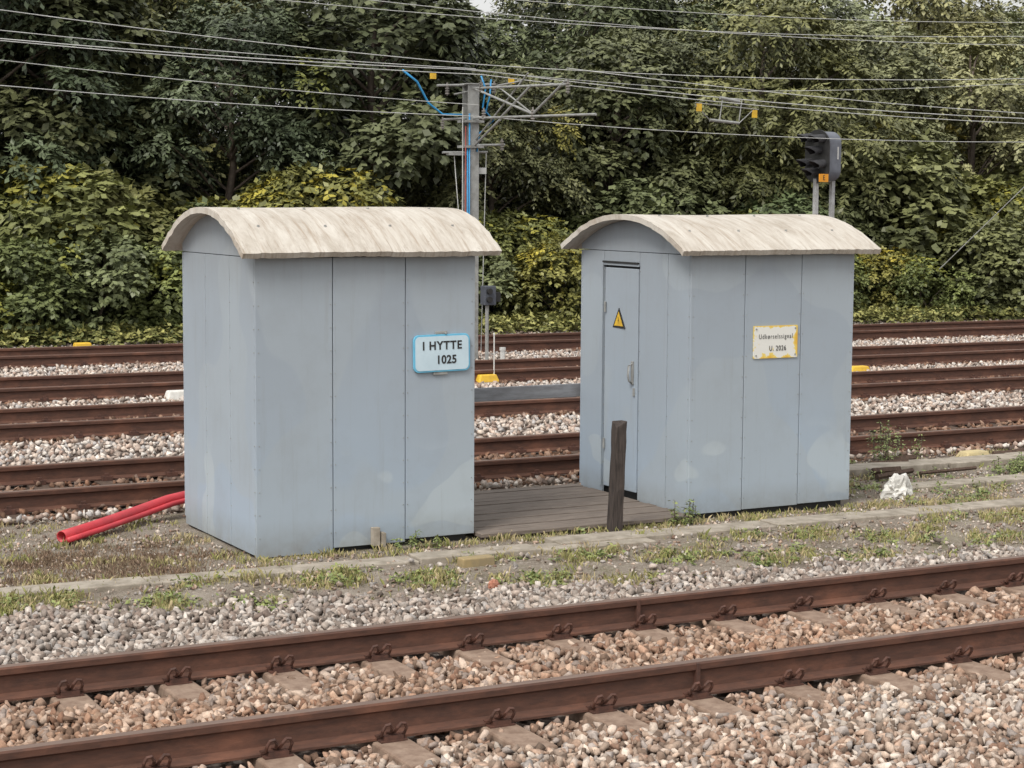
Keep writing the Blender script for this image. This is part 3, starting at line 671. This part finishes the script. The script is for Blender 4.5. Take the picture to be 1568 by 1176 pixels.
D=nrm(np.stack([rng.normal(0,.5,n),rng.normal(-.2,.5,n),np.full(n,.8)],-1)); b=rng.random((n,1))
V,F,CC=sprays(C,D,rng.uniform(.1,.25,n),2,.10,.32,np.array((.07,.09,.032))*(1-b)+np.array((.35,.35,.13))*b)
link(bpy.data.objects.new('bank_undergrowth',mesh_big('bank_undergrowth',V,F,[LEAF],col=CC)))

def grass(name,cent,nb,spread,hl,cols):
    k=np.repeat(np.arange(len(cent)),nb); n=len(k); c=cent[k]+rng.normal(0,1,(n,2))*spread[k][:,None]
    ok=~(((c[:,0]>4.83)&(c[:,0]<10.32)&(c[:,1]>12.86)&(c[:,1]<14.78))); c=c[ok];k=k[ok];n=len(k)
    z=hz(c[:,0],c[:,1]); a=rng.uniform(0,6.28,n); h=rng.uniform(*hl,n)*rng.uniform(.4,1.2,len(cent))[k]; ln=rng.uniform(.1,.9,n)*h; w=rng.uniform(.002,.0045,n)
    dx,dy=np.cos(a),np.sin(a); b=rng.uniform(0,6.28,n); wx,wy=np.cos(b)*w,np.sin(b)*w
    V=np.stack([np.stack([c[:,0]-wx,c[:,1]-wy,z-.01],-1),np.stack([c[:,0]+wx,c[:,1]+wy,z-.01],-1),
       np.stack([c[:,0]+wx*.8+dx*ln*.4,c[:,1]+wy*.8+dy*ln*.4,z+h*.65],-1),np.stack([c[:,0]-wx*.3+dx*ln,c[:,1]-wy*.3+dy*ln,z+h],-1)],1)
    ci=(rng.random(len(cent))*.6+0)[k]+rng.random(n)*.4; col=np.array([np.interp(ci,np.linspace(0,1,len(cols)),[q[i] for q in cols]) for i in range(3)]).T*rng.uniform(.8,1.2,(n,1))
    return V.reshape(-1,3),np.arange(n*4).reshape(-1,4),np.repeat(col,4,0)
def patchy(n,x0,x1,y0,y1,th,follow=False):
    x=rng.uniform(x0,x1,n); y=rng.uniform(y0,y1,n)
    if follow: y=yedge(x)-.05+(12.22-.03*(x-5)-yedge(x))*rng.random(n)**.8
    k=frac(x*1.9+2,y*3.2)+.25*(frac(x*6,y*9)-.5)>th; return np.stack([x[k],y[k]],-1)
cols=[(.17,.205,.07),(.25,.265,.10),(.34,.32,.16),(.44,.38,.24),(.38,.31,.20)]
cs=[patchy(1900,1.2,15,0,1,.55,True),patchy(350,1.2,15,12.3,12.85,.55),patchy(330,2,4.8,12.6,15.2,.55),patchy(520,10.4,17,12.0,15.1,.45)]
edge=np.stack([rng.uniform(4.8,10.6,110),np.full(110,12.84)],-1); cs.append(edge)
cent=np.concatenate(cs); V,F,CC=grass('grass',cent,26,rng.uniform(.02,.08,len(cent)),(.012,.06),cols)
link(bpy.data.objects.new('grass',mesh_big('grass',V,F,[GRASS],col=CC)))
wc=np.concatenate([patchy(600,1.5,15,0,1,.57,True),patchy(260,10.4,16,12.2,15,.45),np.array([(8.5,12.85),(8.45,12.8),(8.52,12.82),(6.2,12.8),(7.5,12.75),(11.9,14.6),(12,14.7),(12.1,14.6),(12.9,14.0),(13,13.9),(13.2,14.0)])])
k=np.repeat(np.arange(len(wc)),7); n=len(k); x,y=(wc[k]+rng.normal(0,.04,(n,2))).T
D=nrm(np.stack([rng.normal(0,.6,n),rng.normal(0,.6,n),np.full(n,.6)],-1)); b=rng.random((n,1))
V,F,CC=sprays(np.stack([x,y,hz(x,y)],-1),D,rng.uniform(.03,.10,n),2,.035,.3,np.array((.13,.17,.05))*(1-b)+np.array((.31,.335,.12))*b,.3)
link(bpy.data.objects.new('weeds',mesh_big('weeds',V,F,[LEAF],col=CC)))
k=[];hh=[]
for (cx,cy,nn,h) in ((12.1,14.75,16,.42),(12.4,14.8,10,.35),(8.52,12.80,8,.20),(6.1,12.82,6,.12),(13.2,14.0,14,.16),(12.9,13.8,12,.14),(11.5,12.7,8,.12)):
    for _ in range(nn): k.append((cx+random.gauss(0,.10),cy+random.gauss(0,.08))); hh.append(h*random.uniform(.5,1.1))
P=np.array(k); H=np.array(hh); reps=9; kk=np.repeat(np.arange(len(P)),reps); t=np.tile(np.linspace(.1,1,reps),len(P))
C=np.stack([P[kk,0],P[kk,1],hz(P[kk,0],P[kk,1])+H[kk]*t],-1); n=len(C); D=nrm(np.stack([rng.normal(0,1,n),rng.normal(0,1,n),np.full(n,.4)],-1)); b=rng.random((n,1))
V,F,CC=sprays(C,D,rng.uniform(.02,.06,n),1,.035,.25,np.array((.16,.20,.06))*(1-b)+np.array((.36,.36,.14))*b,.3)
m=MB()
for (x_,y_),h_ in zip(P,H): m.tube([(x_,y_,-.05),(x_+random.gauss(0,.01),y_,h_-.04)],.003,4)
w_=empty('tall_weeds'); o=bpy.data.objects.new('leaves',mesh_big('leaves',V,F,[LEAF],col=CC)); link(o,w_); m.obj('stems',BARK,w_)
cent=np.stack([rng.normal(3.8,.5,260),rng.normal(13.2,.4,260)],-1)
V,F,CC=grass('dry',cent,40,rng.uniform(.03,.09,260),(.01,.035),[(.30,.21,.14),(.22,.14,.10),(.40,.32,.22)])
link(bpy.data.objects.new('dry_grass',mesh_big('dry_grass',V,F,[GRASS],col=CC)))

# ------------------------------------------------------------------ light, sky (bright thin overcast)
az=R(238); el=R(50)
dirv=Vector((math.sin(az)*math.cos(el),math.cos(az)*math.cos(el),math.sin(el)))
w=bpy.data.worlds.new('World'); scene.world=w; w.use_nodes=True; nt=w.node_tree; bg=nt.nodes['Background']
sky=nt.nodes.new('ShaderNodeTexSky'); sky.sky_type='NISHITA'; sky.sun_disc=False; sky.sun_elevation=el; sky.sun_rotation=az; sky.dust_density=6; sky.air_density=1.0
hs=nt.nodes.new('ShaderNodeHueSaturation'); hs.inputs['Saturation'].default_value=.35; hs.inputs['Value'].default_value=1.3
nt.links.new(sky.outputs[0],hs.inputs['Color'])
cl=mix(nt,.65,hs.outputs[0],(7.0,6.95,6.8)); nt.links.new(cl,bg.inputs[0]); bg.inputs[1].default_value=.15
L=bpy.data.lights.new('sun','SUN'); L.energy=2.1; L.angle=R(20); L.color=(1,.955,.88); so=bpy.data.objects.new('sun',L); link(so)
so.rotation_euler=dirv.to_track_quat('Z','Y').to_euler()

# ------------------------------------------------------------------ camera
cam=bpy.data.cameras.new('camera'); cam.lens=66.9; cam.sensor_width=36; cam.clip_end=2000; cam.clip_start=.1
co=bpy.data.objects.new('camera',cam); link(co); scene.camera=co
Fh=Vector((.474,.8805,0)).normalized(); p=R(5.64)
F_=Fh*math.cos(p)-Vector((0,0,math.sin(p))); U=Fh*math.sin(p)+Vector((0,0,math.cos(p))); Rt=F_.cross(U).normalized()
a=R(.35); R2=Rt*math.cos(a)+U*math.sin(a); U2=U*math.cos(a)-Rt*math.sin(a)
M=Matrix((R2,U2,-F_)).transposed().to_4x4(); M.translation=Vector((0,0,2.6)); co.matrix_world=M
scene.view_settings.view_transform='Standard'; scene.view_settings.look='None'; scene.view_settings.exposure=0
